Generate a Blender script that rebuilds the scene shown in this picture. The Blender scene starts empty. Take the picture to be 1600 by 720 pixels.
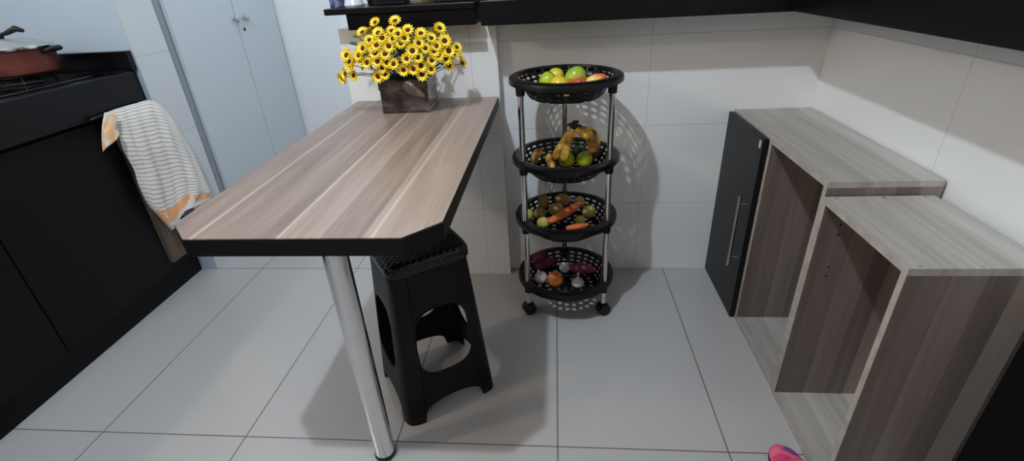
import bpy, bmesh, math, random
from mathutils import Vector, Matrix, Quaternion
random.seed(7)
D = bpy.data
COL = bpy.context.scene.collection
PI = math.pi

# ---------------------------------------------------------------- materials
def new_mat(name):
    m = D.materials.new(name); m.use_nodes = True
    nt = m.node_tree
    return m, nt, nt.nodes['Principled BSDF']

def setv(b, **k):
    names = dict(col='Base Color', rough='Roughness', metal='Metallic', spec='Specular IOR Level', coat='Coat Weight', coatr='Coat Roughness', trans='Transmission Weight', sss='Subsurface Weight', sheen='Sheen Weight')
    for a, v in k.items():
        b.inputs[names[a]].default_value = (v + (1,)) if a == 'col' else v

def s2l(c):
    return tuple(((x/255)/12.92 if x/255 <= .04045 else (((x/255)+.055)/1.055)**2.4) for x in c)

def plain(name, rgb, rough=.5, **k):
    m, nt, b = new_mat(name); setv(b, col=s2l(rgb), rough=rough, **k); return m

def noise_bump(nt, b, scale, strength, dist=.002, stretch=None):
    tc = nt.nodes.new('ShaderNodeTexCoord'); n = nt.nodes.new('ShaderNodeTexNoise'); n.inputs['Scale'].default_value = scale
    n.inputs['Detail'].default_value = 4
    if stretch:
        mp = nt.nodes.new('ShaderNodeMapping'); mp.inputs['Scale'].default_value = stretch
        nt.links.new(tc.outputs['Object'], mp.inputs['Vector']); nt.links.new(mp.outputs[0], n.inputs['Vector'])
    else: nt.links.new(tc.outputs['Object'], n.inputs['Vector'])
    bp = nt.nodes.new('ShaderNodeBump'); bp.inputs['Strength'].default_value = strength; bp.inputs['Distance'].default_value = dist
    nt.links.new(n.outputs['Fac'], bp.inputs['Height']); nt.links.new(bp.outputs[0], b.inputs['Normal'])

def mottled(name, stops, scale=20, rough=.5, detail=4, bump=0, stretch=None, **k):
    """noise driven colour; stops = [(pos, rgb255)...]"""
    m, nt, b = new_mat(name); setv(b, rough=rough, **k)
    tc = nt.nodes.new('ShaderNodeTexCoord'); mp = nt.nodes.new('ShaderNodeMapping')
    if stretch: mp.inputs['Scale'].default_value = stretch
    n = nt.nodes.new('ShaderNodeTexNoise'); n.inputs['Scale'].default_value = scale; n.inputs['Detail'].default_value = detail
    r = nt.nodes.new('ShaderNodeValToRGB')
    while len(r.color_ramp.elements) < len(stops): r.color_ramp.elements.new(.5)
    for e, (p, c) in zip(r.color_ramp.elements, stops): e.position = p; e.color = s2l(c) + (1,)
    L = nt.links.new
    L(tc.outputs['Object'], mp.inputs['Vector']); L(mp.outputs[0], n.inputs['Vector']); L(n.outputs['Fac'], r.inputs['Fac']); L(r.outputs['Color'], b.inputs['Base Color'])
    if bump:
        bp = nt.nodes.new('ShaderNodeBump'); bp.inputs['Strength'].default_value = bump; bp.inputs['Distance'].default_value = .002
        L(n.outputs['Fac'], bp.inputs['Height']); L(bp.outputs[0], b.inputs['Normal'])
    return m

def mathn(nt, op, a, b=None, c=None):
    n = nt.nodes.new('ShaderNodeMath'); n.operation = op
    for i, v in enumerate((a, b, c)):
        if v is None: continue
        if isinstance(v, (int, float)): n.inputs[i].default_value = v
        else: nt.links.new(v, n.inputs[i])
    return n.outputs[0]

def mix(nt, fac, a, b, mode='MIX'):
    n = nt.nodes.new('ShaderNodeMix'); n.data_type = 'RGBA'; n.blend_type = mode
    for i, v in ((0, fac), (6, a), (7, b)):
        if isinstance(v, (int, float)): n.inputs[i].default_value = v
        elif isinstance(v, tuple): n.inputs[i].default_value = v + (1,)
        else: nt.links.new(v, n.inputs[i])
    return n.outputs[2]

def tile_mat(name, base, grout, ax, ay, px, py, ox, oy, gw, rough, var=.03, bump=.3):
    """large-format tiles: grout lines along object axes ax, ay"""
    m, nt, b = new_mat(name); L = nt.links.new
    tc = nt.nodes.new('ShaderNodeTexCoord'); sp = nt.nodes.new('ShaderNodeSeparateXYZ'); L(tc.outputs['Object'], sp.inputs[0])
    def line(axis, pitch, off):
        t = mathn(nt, 'MULTIPLY_ADD', sp.outputs[axis], 1/pitch, -off/pitch + 100.5)
        f = mathn(nt, 'FRACT', t)
        d = mathn(nt, 'ABSOLUTE', mathn(nt, 'SUBTRACT', f, .5))
        return mathn(nt, 'LESS_THAN', d, gw/2/pitch), mathn(nt, 'FLOOR', mathn(nt, 'ADD', t, .5))
    g1, i1 = line(ax, px, ox); g2, i2 = line(ay, py, oy)
    g = mathn(nt, 'MAXIMUM', g1, g2)
    cv = nt.nodes.new('ShaderNodeCombineXYZ'); L(i1, cv.inputs[0]); L(i2, cv.inputs[1])
    wn = nt.nodes.new('ShaderNodeTexWhiteNoise'); L(cv.outputs[0], wn.inputs['Vector'])
    n = nt.nodes.new('ShaderNodeTexNoise'); n.inputs['Scale'].default_value = 3; n.inputs['Detail'].default_value = 3; L(tc.outputs['Object'], n.inputs['Vector'])
    v = mathn(nt, 'ADD', mathn(nt, 'MULTIPLY', wn.outputs['Value'], var), mathn(nt, 'MULTIPLY', n.outputs['Fac'], var*1.2))
    c0 = s2l(base); lo = tuple(x*(1-var*1.5) for x in c0); hi = tuple(min(1, x*(1+var*1.5)) for x in c0)
    tcol = mix(nt, mathn(nt, 'MULTIPLY', v, 1/(var*2.2)), lo, hi)
    L(mix(nt, g, tcol, s2l(grout)), b.inputs['Base Color'])
    L(mathn(nt, 'MULTIPLY_ADD', g, .5, rough), b.inputs['Roughness'])
    bp = nt.nodes.new('ShaderNodeBump'); bp.inputs['Strength'].default_value = bump; bp.inputs['Distance'].default_value = .001
    L(mathn(nt, 'SUBTRACT', 1, g), bp.inputs['Height']); L(bp.outputs[0], b.inputs['Normal'])
    return m

def wood_mat(name, grain, across, cols, stripe=.06, rough=.45, fine=1.0, light_line=None, bw=.30):
    """grain/across = object axis index; cols = dark, mid, light"""
    m, nt, b = new_mat(name); L = nt.links.new
    tc = nt.nodes.new('ShaderNodeTexCoord'); sp = nt.nodes.new('ShaderNodeSeparateXYZ'); L(tc.outputs['Object'], sp.inputs[0])
    g = sp.outputs[grain]; a = sp.outputs[across]; third = sp.outputs[3-grain-across]
    def vec(sa, sg, so=.3):
        c = nt.nodes.new('ShaderNodeCombineXYZ')
        L(mathn(nt, 'MULTIPLY', a, sa), c.inputs[0]); L(mathn(nt, 'MULTIPLY', g, sg), c.inputs[1]); L(mathn(nt, 'MULTIPLY', third, so), c.inputs[2]); return c.outputs[0]
    def noise(v, scale, detail=5, rgh=.6, dist=0):
        n = nt.nodes.new('ShaderNodeTexNoise'); n.inputs['Scale'].default_value = scale; n.inputs['Detail'].default_value = detail
        n.inputs['Roughness'].default_value = rgh; n.inputs['Distortion'].default_value = dist; L(v, n.inputs['Vector']); return n.outputs['Fac']
    # broad boards of uneven width
    warp = mathn(nt, 'MULTIPLY', noise(vec(9, .25), 1, 1), .06)
    t = mathn(nt, 'DIVIDE', mathn(nt, 'ADD', a, warp), stripe)
    cell = mathn(nt, 'FLOOR', t)
    wn = nt.nodes.new('ShaderNodeTexWhiteNoise'); wn.noise_dimensions = '1D'; L(cell, wn.inputs['W'])
    broad = mathn(nt, 'MULTIPLY', wn.outputs['Value'], 1.0)
    streak = noise(vec(14, .7), 2.2, 6, .65, .6)
    finen = noise(vec(160, 2.2), 2.0, 3, .6)
    v = mathn(nt, 'ADD', mathn(nt, 'MULTIPLY', broad, bw), mathn(nt, 'MULTIPLY', streak, 1.05-bw))
    v = mathn(nt, 'ADD', v, mathn(nt, 'MULTIPLY', finen, .25*fine))
    r = nt.nodes.new('ShaderNodeValToRGB'); r.color_ramp.elements.new(.5)
    for e, p, c in zip(r.color_ramp.elements, (.35, .62, .92), cols): e.position = p; e.color = s2l(c) + (1,)
    L(v, r.inputs['Fac']); col = r.outputs['Color']
    if light_line:
        f = mathn(nt, 'FRACT', mathn(nt, 'DIVIDE', mathn(nt, 'ADD', a, mathn(nt, 'MULTIPLY', noise(vec(3, .5), 1, 1), .05)), light_line))
        ln = mathn(nt, 'LESS_THAN', f, .045)
        col = mix(nt, mathn(nt, 'MULTIPLY', ln, .38), col, s2l((214, 196, 178)))
    L(col, b.inputs['Base Color']); b.inputs['Roughness'].default_value = rough
    bp = nt.nodes.new('ShaderNodeBump'); bp.inputs['Strength'].default_value = .12; bp.inputs['Distance'].default_value = .0006
    L(finen, bp.inputs['Height']); L(bp.outputs[0], b.inputs['Normal'])
    return m

M = {}
M['floor'] = tile_mat('porcelain_floor', (180, 177, 175), (94, 90, 87), 0, 1, .4475, .9, -.003, 0, .0035, .16, .03)
M['walltile_y'] = tile_mat('wall_tile_back', (240, 239, 238), (206, 203, 200), 0, 2, .62, .3125, .327, -.005, .0022, .22, .01, .25)
M['walltile_x'] = tile_mat('wall_tile_side', (240, 239, 238), (206, 203, 200), 1, 2, .62, .3125, .56, -.005, .0022, .22, .01, .25)
M['walltile_p'] = tile_mat('wall_tile_passage_dimmed', (208, 211, 214), (180, 182, 184), 1, 2, .62, .3125, .56, -.005, .0022, .3, .01, .25)  # darker copy of the side tile; weaker light on the strip put into colour
M['paint'] = plain('white_paint', (238, 239, 240), .6)
M['paint_toned'] = plain('toned_down_white_paint', (170, 185, 200), .6)  # wall's white, darkened and blued in colour to offset the near wall lamp
M['ceiling'] = plain('ceiling_paint', (168, 162, 154), .8)  # unseen ceiling, colour darkened to cut the bounce light
M['farwall'] = plain('low_bounce_paint', (140, 128, 118), .8)  # unseen wall behind the camera, made dark to weaken bounced light
M['dim_paint'] = plain('beige_paint', (150, 140, 130), .8)
M['granite'] = mottled('black_granite', [(.42, (5, 5, 7)), (.55, (9, 9, 11)), (.72, (20, 20, 24))], 320, .25, 2, spec=.3)
M['bargranite'] = mottled('bar_granite', [(.42, (6, 6, 9)), (.55, (10, 10, 13)), (.72, (20, 20, 24))], 320, .35, 2, spec=.25)
M['blackcab'] = mottled('black_laminate', [(.3, (6, 6, 7)), (.7, (10, 10, 12))], 90, .5, 3, bump=.05, stretch=(1, 1, .1), spec=.2)
M['doorblack'] = mottled('black_wood_laminate', [(.3, (9, 9, 12)), (.7, (17, 17, 21))], 60, .42, 4, bump=.1, stretch=(1, 1, .05), spec=.3)
M['brown'] = mottled('brown_board', [(.3, (78, 64, 54)), (.7, (104, 86, 72))], 60, .6, 3, stretch=(1, 1, .1))
M['tablewood'] = wood_mat('table_laminate', 1, 0, ((116, 97, 86), (152, 132, 119), (178, 160, 146)), .085, .34, .5, .172)
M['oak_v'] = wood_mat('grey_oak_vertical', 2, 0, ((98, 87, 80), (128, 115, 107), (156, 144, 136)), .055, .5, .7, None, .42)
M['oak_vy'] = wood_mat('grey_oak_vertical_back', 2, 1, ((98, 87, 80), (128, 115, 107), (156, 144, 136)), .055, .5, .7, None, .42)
M['oak_h'] = wood_mat('grey_oak_horizontal_lit', 1, 0, ((150, 144, 136), (178, 173, 166), (204, 199, 192)), .055, .5, .6, None, .28)  # lighter copy of the oak; light on the flat panels put into colour
M['oak_edge'] = mottled('oak_edge_band', [(.3, (160, 148, 138)), (.7, (184, 173, 162))], 40, .5, 3)
M['edgeblack'] = plain('black_edge_band', (6, 6, 8), .5, spec=.25)
M['chrome'] = plain('chrome', (215, 215, 218), .12, metal=1.0)
M['steel'] = plain('brushed_steel', (190, 190, 192), .3, metal=1.0)
M['plastic'] = plain('black_plastic', (7, 7, 9), .35, spec=.35)
M['stoolplastic'] = plain('stool_plastic', (5, 5, 6), .45, spec=.22)
M['rubber'] = plain('black_rubber', (12, 12, 12), .6)
M['white_door'] = plain('white_lacquer', (200, 206, 212), .3)
M['grey_strip'] = plain('grey_filler', (150, 156, 162), .5)
M['sticker'] = plain('pale_sticker', (205, 205, 205), .6)
M['dark_hole'] = plain('dark_recess', (10, 9, 9), .8)
M['glass_top'] = plain('cooktop_glass', (9, 9, 11), .12, coat=.5)
M['castiron'] = plain('cast_iron', (18, 18, 20), .6)

def wicker_mat():
    m, nt, b = new_mat('black_wicker_plastic'); L = nt.links.new
    setv(b, col=s2l((6, 6, 9)), rough=.34, spec=.4)
    tc = nt.nodes.new('ShaderNodeTexCoord'); mp = nt.nodes.new('ShaderNodeMapping'); mp.inputs['Rotation'].default_value = (0, 0, -.6)
    L(tc.outputs['Object'], mp.inputs['Vector'])
    sp = nt.nodes.new('ShaderNodeSeparateXYZ'); L(mp.outputs[0], sp.inputs[0])
    row = mathn(nt, 'MULTIPLY', mathn(nt, 'ADD', sp.outputs[1], sp.outputs[2]), 95)
    alt = mathn(nt, 'MULTIPLY', mathn(nt, 'FLOOR', row), .5)
    u = mathn(nt, 'SINE', mathn(nt, 'MULTIPLY', mathn(nt, 'ADD', mathn(nt, 'MULTIPLY', sp.outputs[0], 55), alt), 2*PI))
    v = mathn(nt, 'SINE', mathn(nt, 'MULTIPLY', mathn(nt, 'FRACT', row), PI))
    h = mathn(nt, 'MULTIPLY', mathn(nt, 'ADD', mathn(nt, 'MULTIPLY', u, .5), .5), v)
    bp = nt.nodes.new('ShaderNodeBump'); bp.inputs['Strength'].default_value = .7; bp.inputs['Distance'].default_value = .002
    L(h, bp.inputs['Height']); L(bp.outputs[0], b.inputs['Normal'])
    return m
M['wicker'] = wicker_mat()

def towel_mat():
    m, nt, b = new_mat('striped_towel_cloth'); L = nt.links.new; setv(b, rough=.9, sheen=.2)
    uv = nt.nodes.new('ShaderNodeUVMap'); uv.uv_map = 'uv'
    sp = nt.nodes.new('ShaderNodeSeparateXYZ'); L(uv.outputs[0], sp.inputs[0])
    n = nt.nodes.new('ShaderNodeTexNoise'); n.inputs['Scale'].default_value = 9; n.inputs['Detail'].default_value = 2; L(uv.outputs[0], n.inputs['Vector'])
    vv = mathn(nt, 'ADD', sp.outputs[1], mathn(nt, 'MULTIPLY', n.outputs['Fac'], .02))
    st = mathn(nt, 'FRACT', mathn(nt, 'MULTIPLY', vv, 34))
    ln = mathn(nt, 'LESS_THAN', st, .3)
    c = mix(nt, mathn(nt, 'MULTIPLY', ln, .75), s2l((226, 219, 212)), s2l((158, 150, 146)))
    # printed orange flowers near the bottom hem and the top corner
    n2 = nt.nodes.new('ShaderNodeTexNoise'); n2.inputs['Scale'].default_value = 5.5; n2.inputs['Detail'].default_value = 2; L(uv.outputs[0], n2.inputs['Vector'])
    band = mathn(nt, 'LESS_THAN', mathn(nt, 'ABSOLUTE', mathn(nt, 'SUBTRACT', mathn(nt, 'ADD', sp.outputs[1], mathn(nt, 'MULTIPLY', n2.outputs['Fac'], .22)), .955)), .050)
    n3 = nt.nodes.new('ShaderNodeTexNoise'); n3.inputs['Scale'].default_value = 14; L(uv.outputs[0], n3.inputs['Vector'])
    oc = mix(nt, n3.outputs['Fac'], s2l((236, 170, 96)), s2l((232, 160, 112)))
    n4 = nt.nodes.new('ShaderNodeTexNoise'); n4.inputs['Scale'].default_value = 3.6; L(uv.outputs[0], n4.inputs['Vector'])
    c = mix(nt, mathn(nt, 'MULTIPLY', band, mathn(nt, 'MULTIPLY', mathn(nt, 'GREATER_THAN', n4.outputs['Fac'], .40), .9)), c, oc)
    L(c, b.inputs['Base Color'])
    bp = nt.nodes.new('ShaderNodeBump'); bp.inputs['Strength'].default_value = .5; bp.inputs['Distance'].default_value = .002
    L(st, bp.inputs['Height']); L(bp.outputs[0], b.inputs['Normal'])
    return m
M['towel'] = towel_mat()
M['towel_orange'] = mottled('orange_print_cloth', [(.35, (238, 184, 128)), (.65, (233, 222, 210))], 26, .9, 2)

# ---------------------------------------------------------------- mesh helpers
def B(): return bmesh.new()

def box(bm, x0, x1, y0, y1, z0, z1, mi=0):
    v = [bm.verts.new(p) for p in ((x0,y0,z0),(x1,y0,z0),(x1,y1,z0),(x0,y1,z0),(x0,y0,z1),(x1,y0,z1),(x1,y1,z1),(x0,y1,z1))]
    for f in ((0,3,2,1),(4,5,6,7),(0,1,5,4),(1,2,6,5),(2,3,7,6),(3,0,4,7)):
        bm.faces.new([v[i] for i in f]).material_index = mi
    return bm

def prism(bm, poly, z0, z1):
    a = [bm.verts.new((x, y, z0)) for x, y in poly]; b = [bm.verts.new((x, y, z1)) for x, y in poly]
    bm.faces.new(a[::-1]); bm.faces.new(b)
    n = len(poly)
    for i in range(n): bm.faces.new((a[i], a[(i+1) % n], b[(i+1) % n], b[i]))
    return bm

def lathe(bm, prof, c=(0,0,0), n=32, mat=None, wob=None):
    """prof = [(r, z)...] ; closed with poles when r is 0 ; mat = Matrix applied"""
    mat = mat or Matrix.Translation(Vector(c))
    rings = []
    for r, z in prof:
        if r < 1e-6: rings.append([bm.verts.new(mat @ Vector((0, 0, z)))])
        else:
            ring = []
            for i in range(n):
                a = 2*PI*i/n; rr = r*(wob(a, z) if wob else 1)
                ring.append(bm.verts.new(mat @ Vector((rr*math.cos(a), rr*math.sin(a), z))))
            rings.append(ring)
    for p, q in zip(rings, rings[1:]):
        for i in range(n):
            j = (i+1) % n
            if len(p) == 1 and len(q) == 1: continue
            if len(p) == 1: bm.faces.new((p[0], q[j], q[i]))
            elif len(q) == 1: bm.faces.new((p[i], p[j], q[0]))
            else: bm.faces.new((p[i], p[j], q[j], q[i]))
    return bm

def tube(bm, pts, r, n=12, cap=True, flat=1.0):
    pts = [Vector(p) for p in pts]; m = len(pts)
    rs = r if isinstance(r, (list, tuple)) else [r]*m
    t = [(pts[min(i+1, m-1)] - pts[max(i-1, 0)]).normalized() for i in range(m)]
    u = t[0].orthogonal().normalized(); rings = []
    for i in range(m):
        if i: u = (u - t[i]*u.dot(t[i])).normalized()
        w = t[i].cross(u)
        rings.append([bm.verts.new(pts[i] + (u*math.cos(2*PI*k/n)*flat + w*math.sin(2*PI*k/n))*rs[i]) for k in range(n)])
    for p, q in zip(rings, rings[1:]):
        for i in range(n): bm.faces.new((p[i], p[(i+1) % n], q[(i+1) % n], q[i]))
    if cap: bm.faces.new(rings[0][::-1]); bm.faces.new(rings[-1])
    return bm

def world_origin(o):
    v = Vector((0,0,0))
    while o: v += o.location; o = o.parent
    return v

def obj(name, bm, mat, parent=None, smooth=False, bevel=0, solid=0, sub=0, origin=None, weld=True, seg=2):
    if weld: bmesh.ops.remove_doubles(bm, verts=bm.verts, dist=1e-6)
    bmesh.ops.recalc_face_normals(bm, faces=bm.faces)
    off = world_origin(parent) if parent else Vector(origin or (0,0,0))
    bmesh.ops.translate(bm, verts=bm.verts, vec=-off)
    me = D.meshes.new(name); bm.to_mesh(me); bm.free()
    for mm in (mat if isinstance(mat, (list, tuple)) else [mat]): me.materials.append(mm)
    if smooth:
        for p in me.polygons: p.use_smooth = True
        if smooth != 'all': me.set_sharp_from_angle(angle=math.radians(40))
    o = D.objects.new(name, me); COL.objects.link(o)
    if parent: o.parent = parent
    else: o.location = off
    if solid:
        s = o.modifiers.new('solid', 'SOLIDIFY'); s.thickness = abs(solid); s.offset = -1 if solid > 0 else 1
    if bevel:
        s = o.modifiers.new('bevel', 'BEVEL'); s.width = bevel; s.segments = seg; s.limit_method = 'ANGLE'; s.angle_limit = math.radians(35)
    if sub:
        s = o.modifiers.new('sub', 'SUBSURF'); s.levels = sub; s.render_levels = sub
    return o

def tag(o, label, cat, group=None):
    o['label'] = label; o['category'] = cat
    if group: o['group'] = group
    return o

def thing(name, loc, label, cat, group=None):
    o = D.objects.new(name, None); o.empty_display_size = .05; COL.objects.link(o); o.location = loc
    return tag(o, label, cat, group)

def struct(name, bm, mat, **k):
    o = obj(name, bm, mat, **k); o['kind'] = 'structure'; return o

# ---------------------------------------------------------------- camera
cam = D.cameras.new('camera'); cam.sensor_width = 36; cam.sensor_fit = 'HORIZONTAL'; cam.lens = 763.09/1600*36; cam.clip_start = .02
co = D.objects.new('camera', cam); COL.objects.link(co)
R = Matrix(((.99573, .008, .09196), (.07744, .46965, -.87945), (-.05023, .88282, .46702)))
co.matrix_world = Matrix.Translation((0, 0, 1.143)) @ R.to_4x4()
bpy.context.scene.camera = co

# ---------------------------------------------------------------- room shell
CZ = 2.75
struct('floor', box(B(), -2.4, 2.6, -1.7, 3.7, -.1, 0), M['floor'])
struct('ceiling', box(B(), -2.4, 2.6, -1.7, 3.7, CZ, CZ+.1), M['ceiling'])
struct('wall_right', box(B(), .9, 1.0, -1.6, 1.8, 0, CZ), M['walltile_x'])
bm = box(B(), -.2, 1.0, 1.8, 1.92, 0, .995); struct('wall_back', bm, M['walltile_y'])
struct('wall_column', box(B(), -.748, -.2, 1.76, 1.92, 0, 1.0), M['walltile_y'])
bm = box(B(), -2.3, -1.566, 1.8, 1.98, 0, CZ); struct('wall_stove_side', bm, [M['paint_toned']])
# tiled return face of that wall
struct('wall_passage', box(B(), -1.5685, -1.5655, 1.7995, 1.981, 0, CZ), M['walltile_p'])
struct('wall_left', box(B(), -2.4, -2.3, -1.6, 3.1, 0, CZ), M['paint'])
struct('wall_front', box(B(), -2.4, 1.0, -1.7, -1.6, 0, CZ), M['farwall'])
struct('wall_laundry_back', box(B(), -2.3, -.64, 2.9, 3.0, 0, CZ), M['paint'])
struct('wall_laundry_right', box(B(), -.748, -.64, 1.92, 2.9, 0, CZ), M['paint'])
struct('wall_living_back', box(B(), -.64, 2.6, 3.6, 3.7, 0, CZ), M['dim_paint'])
struct('wall_living_right', box(B(), 2.5, 2.6, 1.8, 3.6, 0, CZ), M['dim_paint'])
struct('wall_living_front', box(B(), 1.0, 2.5, 1.8, 1.9, 0, CZ), M['dim_paint'])
struct('wall_living_left', box(B(), -.64, -.62, 3.0, 3.6, 0, CZ), M['dim_paint'])

# ---------------------------------------------------------------- granite bar tops
bm = B()
prism(bm, [(-.232, 1.64), (.703, 1.64), (.703, -1.55), (.898, -1.55), (.898, 1.97), (-.232, 1.97)], .998, 1.069)
tag(obj('bar_countertop', bm, M['bargranite'], bevel=.002, origin=(.3, 1.8, .998)),
    'thick black granite bar countertop turning the corner over the tiled walls', 'countertop')
t = thing('granite_shelf', (-.5, 1.8, 1.0), 'shorter black granite ledge above the yellow flowers, left of the long bar top', 'shelf')
obj('shelf_slab', box(B(), -.745, -.253, 1.67, 1.97, 1.048, 1.067), M['bargranite'], t, bevel=.002)
obj('shelf_apron', box(B(), -.676, -.253, 1.676, 1.95, 1.0, 1.048), M['granite'], t, bevel=.002)
# ---------------------------------------------------------------- left base cabinet with stone top
t = thing('base_cabinet', (-1.95, .3, 0), 'black kitchen base cabinet under the stove top at the left edge', 'cabinet')
obj('carcass', box(B(), -2.29, -1.625, -1.5, 1.795, .10, .86), M['blackcab'], t, bevel=.001)
obj('plinth', box(B(), -2.25, -1.64, -1.5, 1.795, 0, .10), M['blackcab'], t)
for y0, y1 in ((-1.49, -.99), (-.985, -.485), (-.48, .06), (.065, .605), (.61, 1.11), (1.115, 1.612)):
    d = obj('door', box(B(), -1.625, -1.602, y0, y1, .115, .752), M['blackcab'], t, bevel=.0015)
f = obj('filler_panel', box(B(), -1.625, -1.588, 1.618, 1.70, .145, .75), M['brown'], t, bevel=.001)
f['label'] = 'brown unpainted board edge'
bm = B(); tube(bm, [(-1.585, 1.53, .768), (-1.572, 1.54, .773), (-1.568, 1.56, .775), (-1.568, 1.78, .775), (-1.585, 1.795, .768)], .005, 10)
obj('towel_rail', bm, M['plastic'], t, smooth=True)
t = thing('stone_countertop', (-1.95, .3, .86), 'black granite countertop with raised back edge carrying the stove', 'countertop')
obj('slab', box(B(), -2.29, -1.60, -1.5, 1.795, .861, .884), M['granite'], t, bevel=.002)
obj('apron', box(B(), -1.602, -1.580, -1.5, 1.795, .766, .888), M['granite'], t, bevel=.003)
obj('backsplash', box(B(), -2.29, -1.572, 1.775, 1.7985, .889, .958), M['granite'], t, bevel=.0015)

# cooktop
t = thing('cooktop', (-1.93, 1.35, .884), 'black glass cooktop with burners set in the left granite counter', 'cooktop')
obj('glass_plate', box(B(), -2.2, -1.66, 1.02, 1.74, .8845, .891), M['glass_top'], t, bevel=.002)
BUR = ((-1.83, 1.60), (-2.06, 1.60), (-1.83, 1.20), (-2.06, 1.20))
for bx, by in BUR:
    b = obj('burner', lathe(B(), [(0, .891), (.045, .891), (.043, .900), (.030, .902), (.028, .906), (0, .907)], (bx, by, 0), 28), M['castiron'], t, smooth=True)
    g = B()
    for k in range(4):
        a = PI/4 + k*PI/2
        dx, dy = math.cos(a), math.sin(a)
        tube(g, [(bx+dx*.088, by+dy*.088, .892), (bx+dx*.085, by+dy*.085, .913), (bx+dx*.03, by+dy*.03, .915)], .0035, 6)
    tube(g, [(bx+.088*math.cos(2*PI*i/24), by+.088*math.sin(2*PI*i/24), .896) for i in range(25)], .003, 6)
    obj('trivet', g, M['castiron'], t, smooth=True)
for ky in (1.05, 1.12):
    obj('knob', lathe(B(), [(0, .891), (.017, .891), (.015, .908), (0, .909)], (-1.69, ky, 0), 20), M['steel'], t, smooth=True)

# copper coloured pot on the burner
px, py = -1.84, 1.60
t = thing('cooking_pot', (px, py, .919), 'reddish brown cooking pot with glass lid and black handles on the stove', 'pot')
M['pot'] = mottled('reddish_enamel', [(.35, (72, 36, 32)), (.65, (108, 54, 46))], 14, .4, 3)
M['lid'] = plain('lid_glass', (196, 204, 202), .08, trans=.55)
obj('pot_body', lathe(B(), [(0, .919), (.105, .919), (.118, .926), (.124, .95), (.122, .995), (.124, .998), (.119, .998), (.117, .93), (0, .925)], (px, py, 0), 56), M['pot'], t, smooth=True)
l = obj('lid', lathe(B(), [(.122, 1.000), (.12, 1.006), (.09, 1.020), (.05, 1.030), (0, 1.033), (0, 1.030), (.05, 1.027), (.09, 1.017), (.115, 1.001)], (px, py, 0), 56), M['lid'], t, smooth=True)
obj('lid_rim', lathe(B(), [(.118, .999), (.1275, .999), (.1285, 1.004), (.126, 1.008), (.118, 1.007), (.118, .999)], (px, py, 0), 56), M['chrome'], l, smooth=True)
hb = B()
dx, dy = math.cos(.25), math.sin(.25)
tube(hb, [(px+dx*s, py+dy*s, z) for s, z in ((-.075, 1.052), (-.055, 1.060), (-.02, 1.047), (0, 1.043), (.02, 1.047), (.055, 1.060), (.075, 1.052))], [.006, .010, .007, .005, .007, .010, .006], 10)
tube(hb, [(px, py, 1.031), (px, py, 1.045)], .009, 10)
obj('lid_handle', hb, M['plastic'], l, smooth=True)
for a in (.25, .25+PI):
    ca, sa = math.cos(a), math.sin(a); g = B()
    tube(g, [(px+ca*.120-sa*.03, py+sa*.120+ca*.03, .985), (px+ca*.145-sa*.027, py+sa*.145+ca*.027, .992), (px+ca*.158, py+sa*.158, .994), (px+ca*.145+sa*.027, py+sa*.145-ca*.027, .992), (px+ca*.120+sa*.03, py+sa*.120-ca*.03, .985)], [.006, .008, .009, .008, .006], 10)
    obj('side_handle', g, M['plastic'], t, smooth=True)

# ---------------------------------------------------------------- dish towel
TOWEL= [[(-1.565, 1.573, 0.781), (-1.565, 1.639, 0.782), (-1.56, 1.702, 0.781), (-1.56, 1.777, 0.777), (-1.555, 1.813, 0.754), (-1.55, 1.833, 0.71)], [(-1.56, 1.574, 0.752), (-1.55, 1.625, 0.746), (-1.54, 1.681, 0.743), (-1.53, 1.743, 0.736), (-1.53, 1.802, 0.703), (-1.54, 1.849, 0.653)], [(-1.56, 1.585, 0.709), (-1.545, 1.622, 0.695), (-1.53, 1.672, 0.69), (-1.52, 1.735, 0.681), (-1.51, 1.783, 0.648), (-1.53, 1.85, 0.588)], [(-1.56, 1.579, 0.645), (-1.54, 1.614, 0.63), (-1.525, 1.668, 0.621), (-1.51, 1.726, 0.612), (-1.505, 1.783, 0.579), (-1.52, 1.849, 0.53)], [(-1.56, 1.591, 0.566), (-1.535, 1.617, 0.558), (-1.53, 1.675, 0.547), (-1.505, 1.725, 0.541), (-1.495, 1.78, 0.512), (-1.51, 1.842, 0.466)], [(-1.56, 1.586, 0.504), (-1.53, 1.609, 0.489), (-1.53, 1.676, 0.471), (-1.5, 1.718, 0.473), (-1.48, 1.766, 0.453), (-1.5, 1.835, 0.416)], [(-1.56, 1.588, 0.429), (-1.53, 1.601, 0.412), (-1.53, 1.663, 0.405), (-1.5, 1.704, 0.417), (-1.475, 1.759, 0.407), (-1.49, 1.835, 0.38)], [(-1.56, 1.611, 0.357), (-1.53, 1.608, 0.345), (-1.53, 1.661, 0.347), (-1.5, 1.686, 0.371), (-1.48, 1.732, 0.376), (-1.485, 1.825, 0.361)], [(-1.55, 1.628, 0.291), (-1.53, 1.623, 0.305), (-1.53, 1.662, 0.32), (-1.5, 1.676, 0.353), (-1.48, 1.714, 0.358), (-1.485, 1.815, 0.341)]]
FLAP= [[(-1.545, 1.556, 0.787), (-1.541, 1.572, 0.778), (-1.537, 1.593, 0.768)], [(-1.54, 1.522, 0.754), (-1.536, 1.54, 0.745), (-1.532, 1.559, 0.732)], [(-1.535, 1.494, 0.718), (-1.531, 1.521, 0.732), (-1.527, 1.56, 0.714)], [(-1.53, 1.471, 0.676), (-1.526, 1.506, 0.689), (-1.522, 1.537, 0.698)]]
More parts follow.
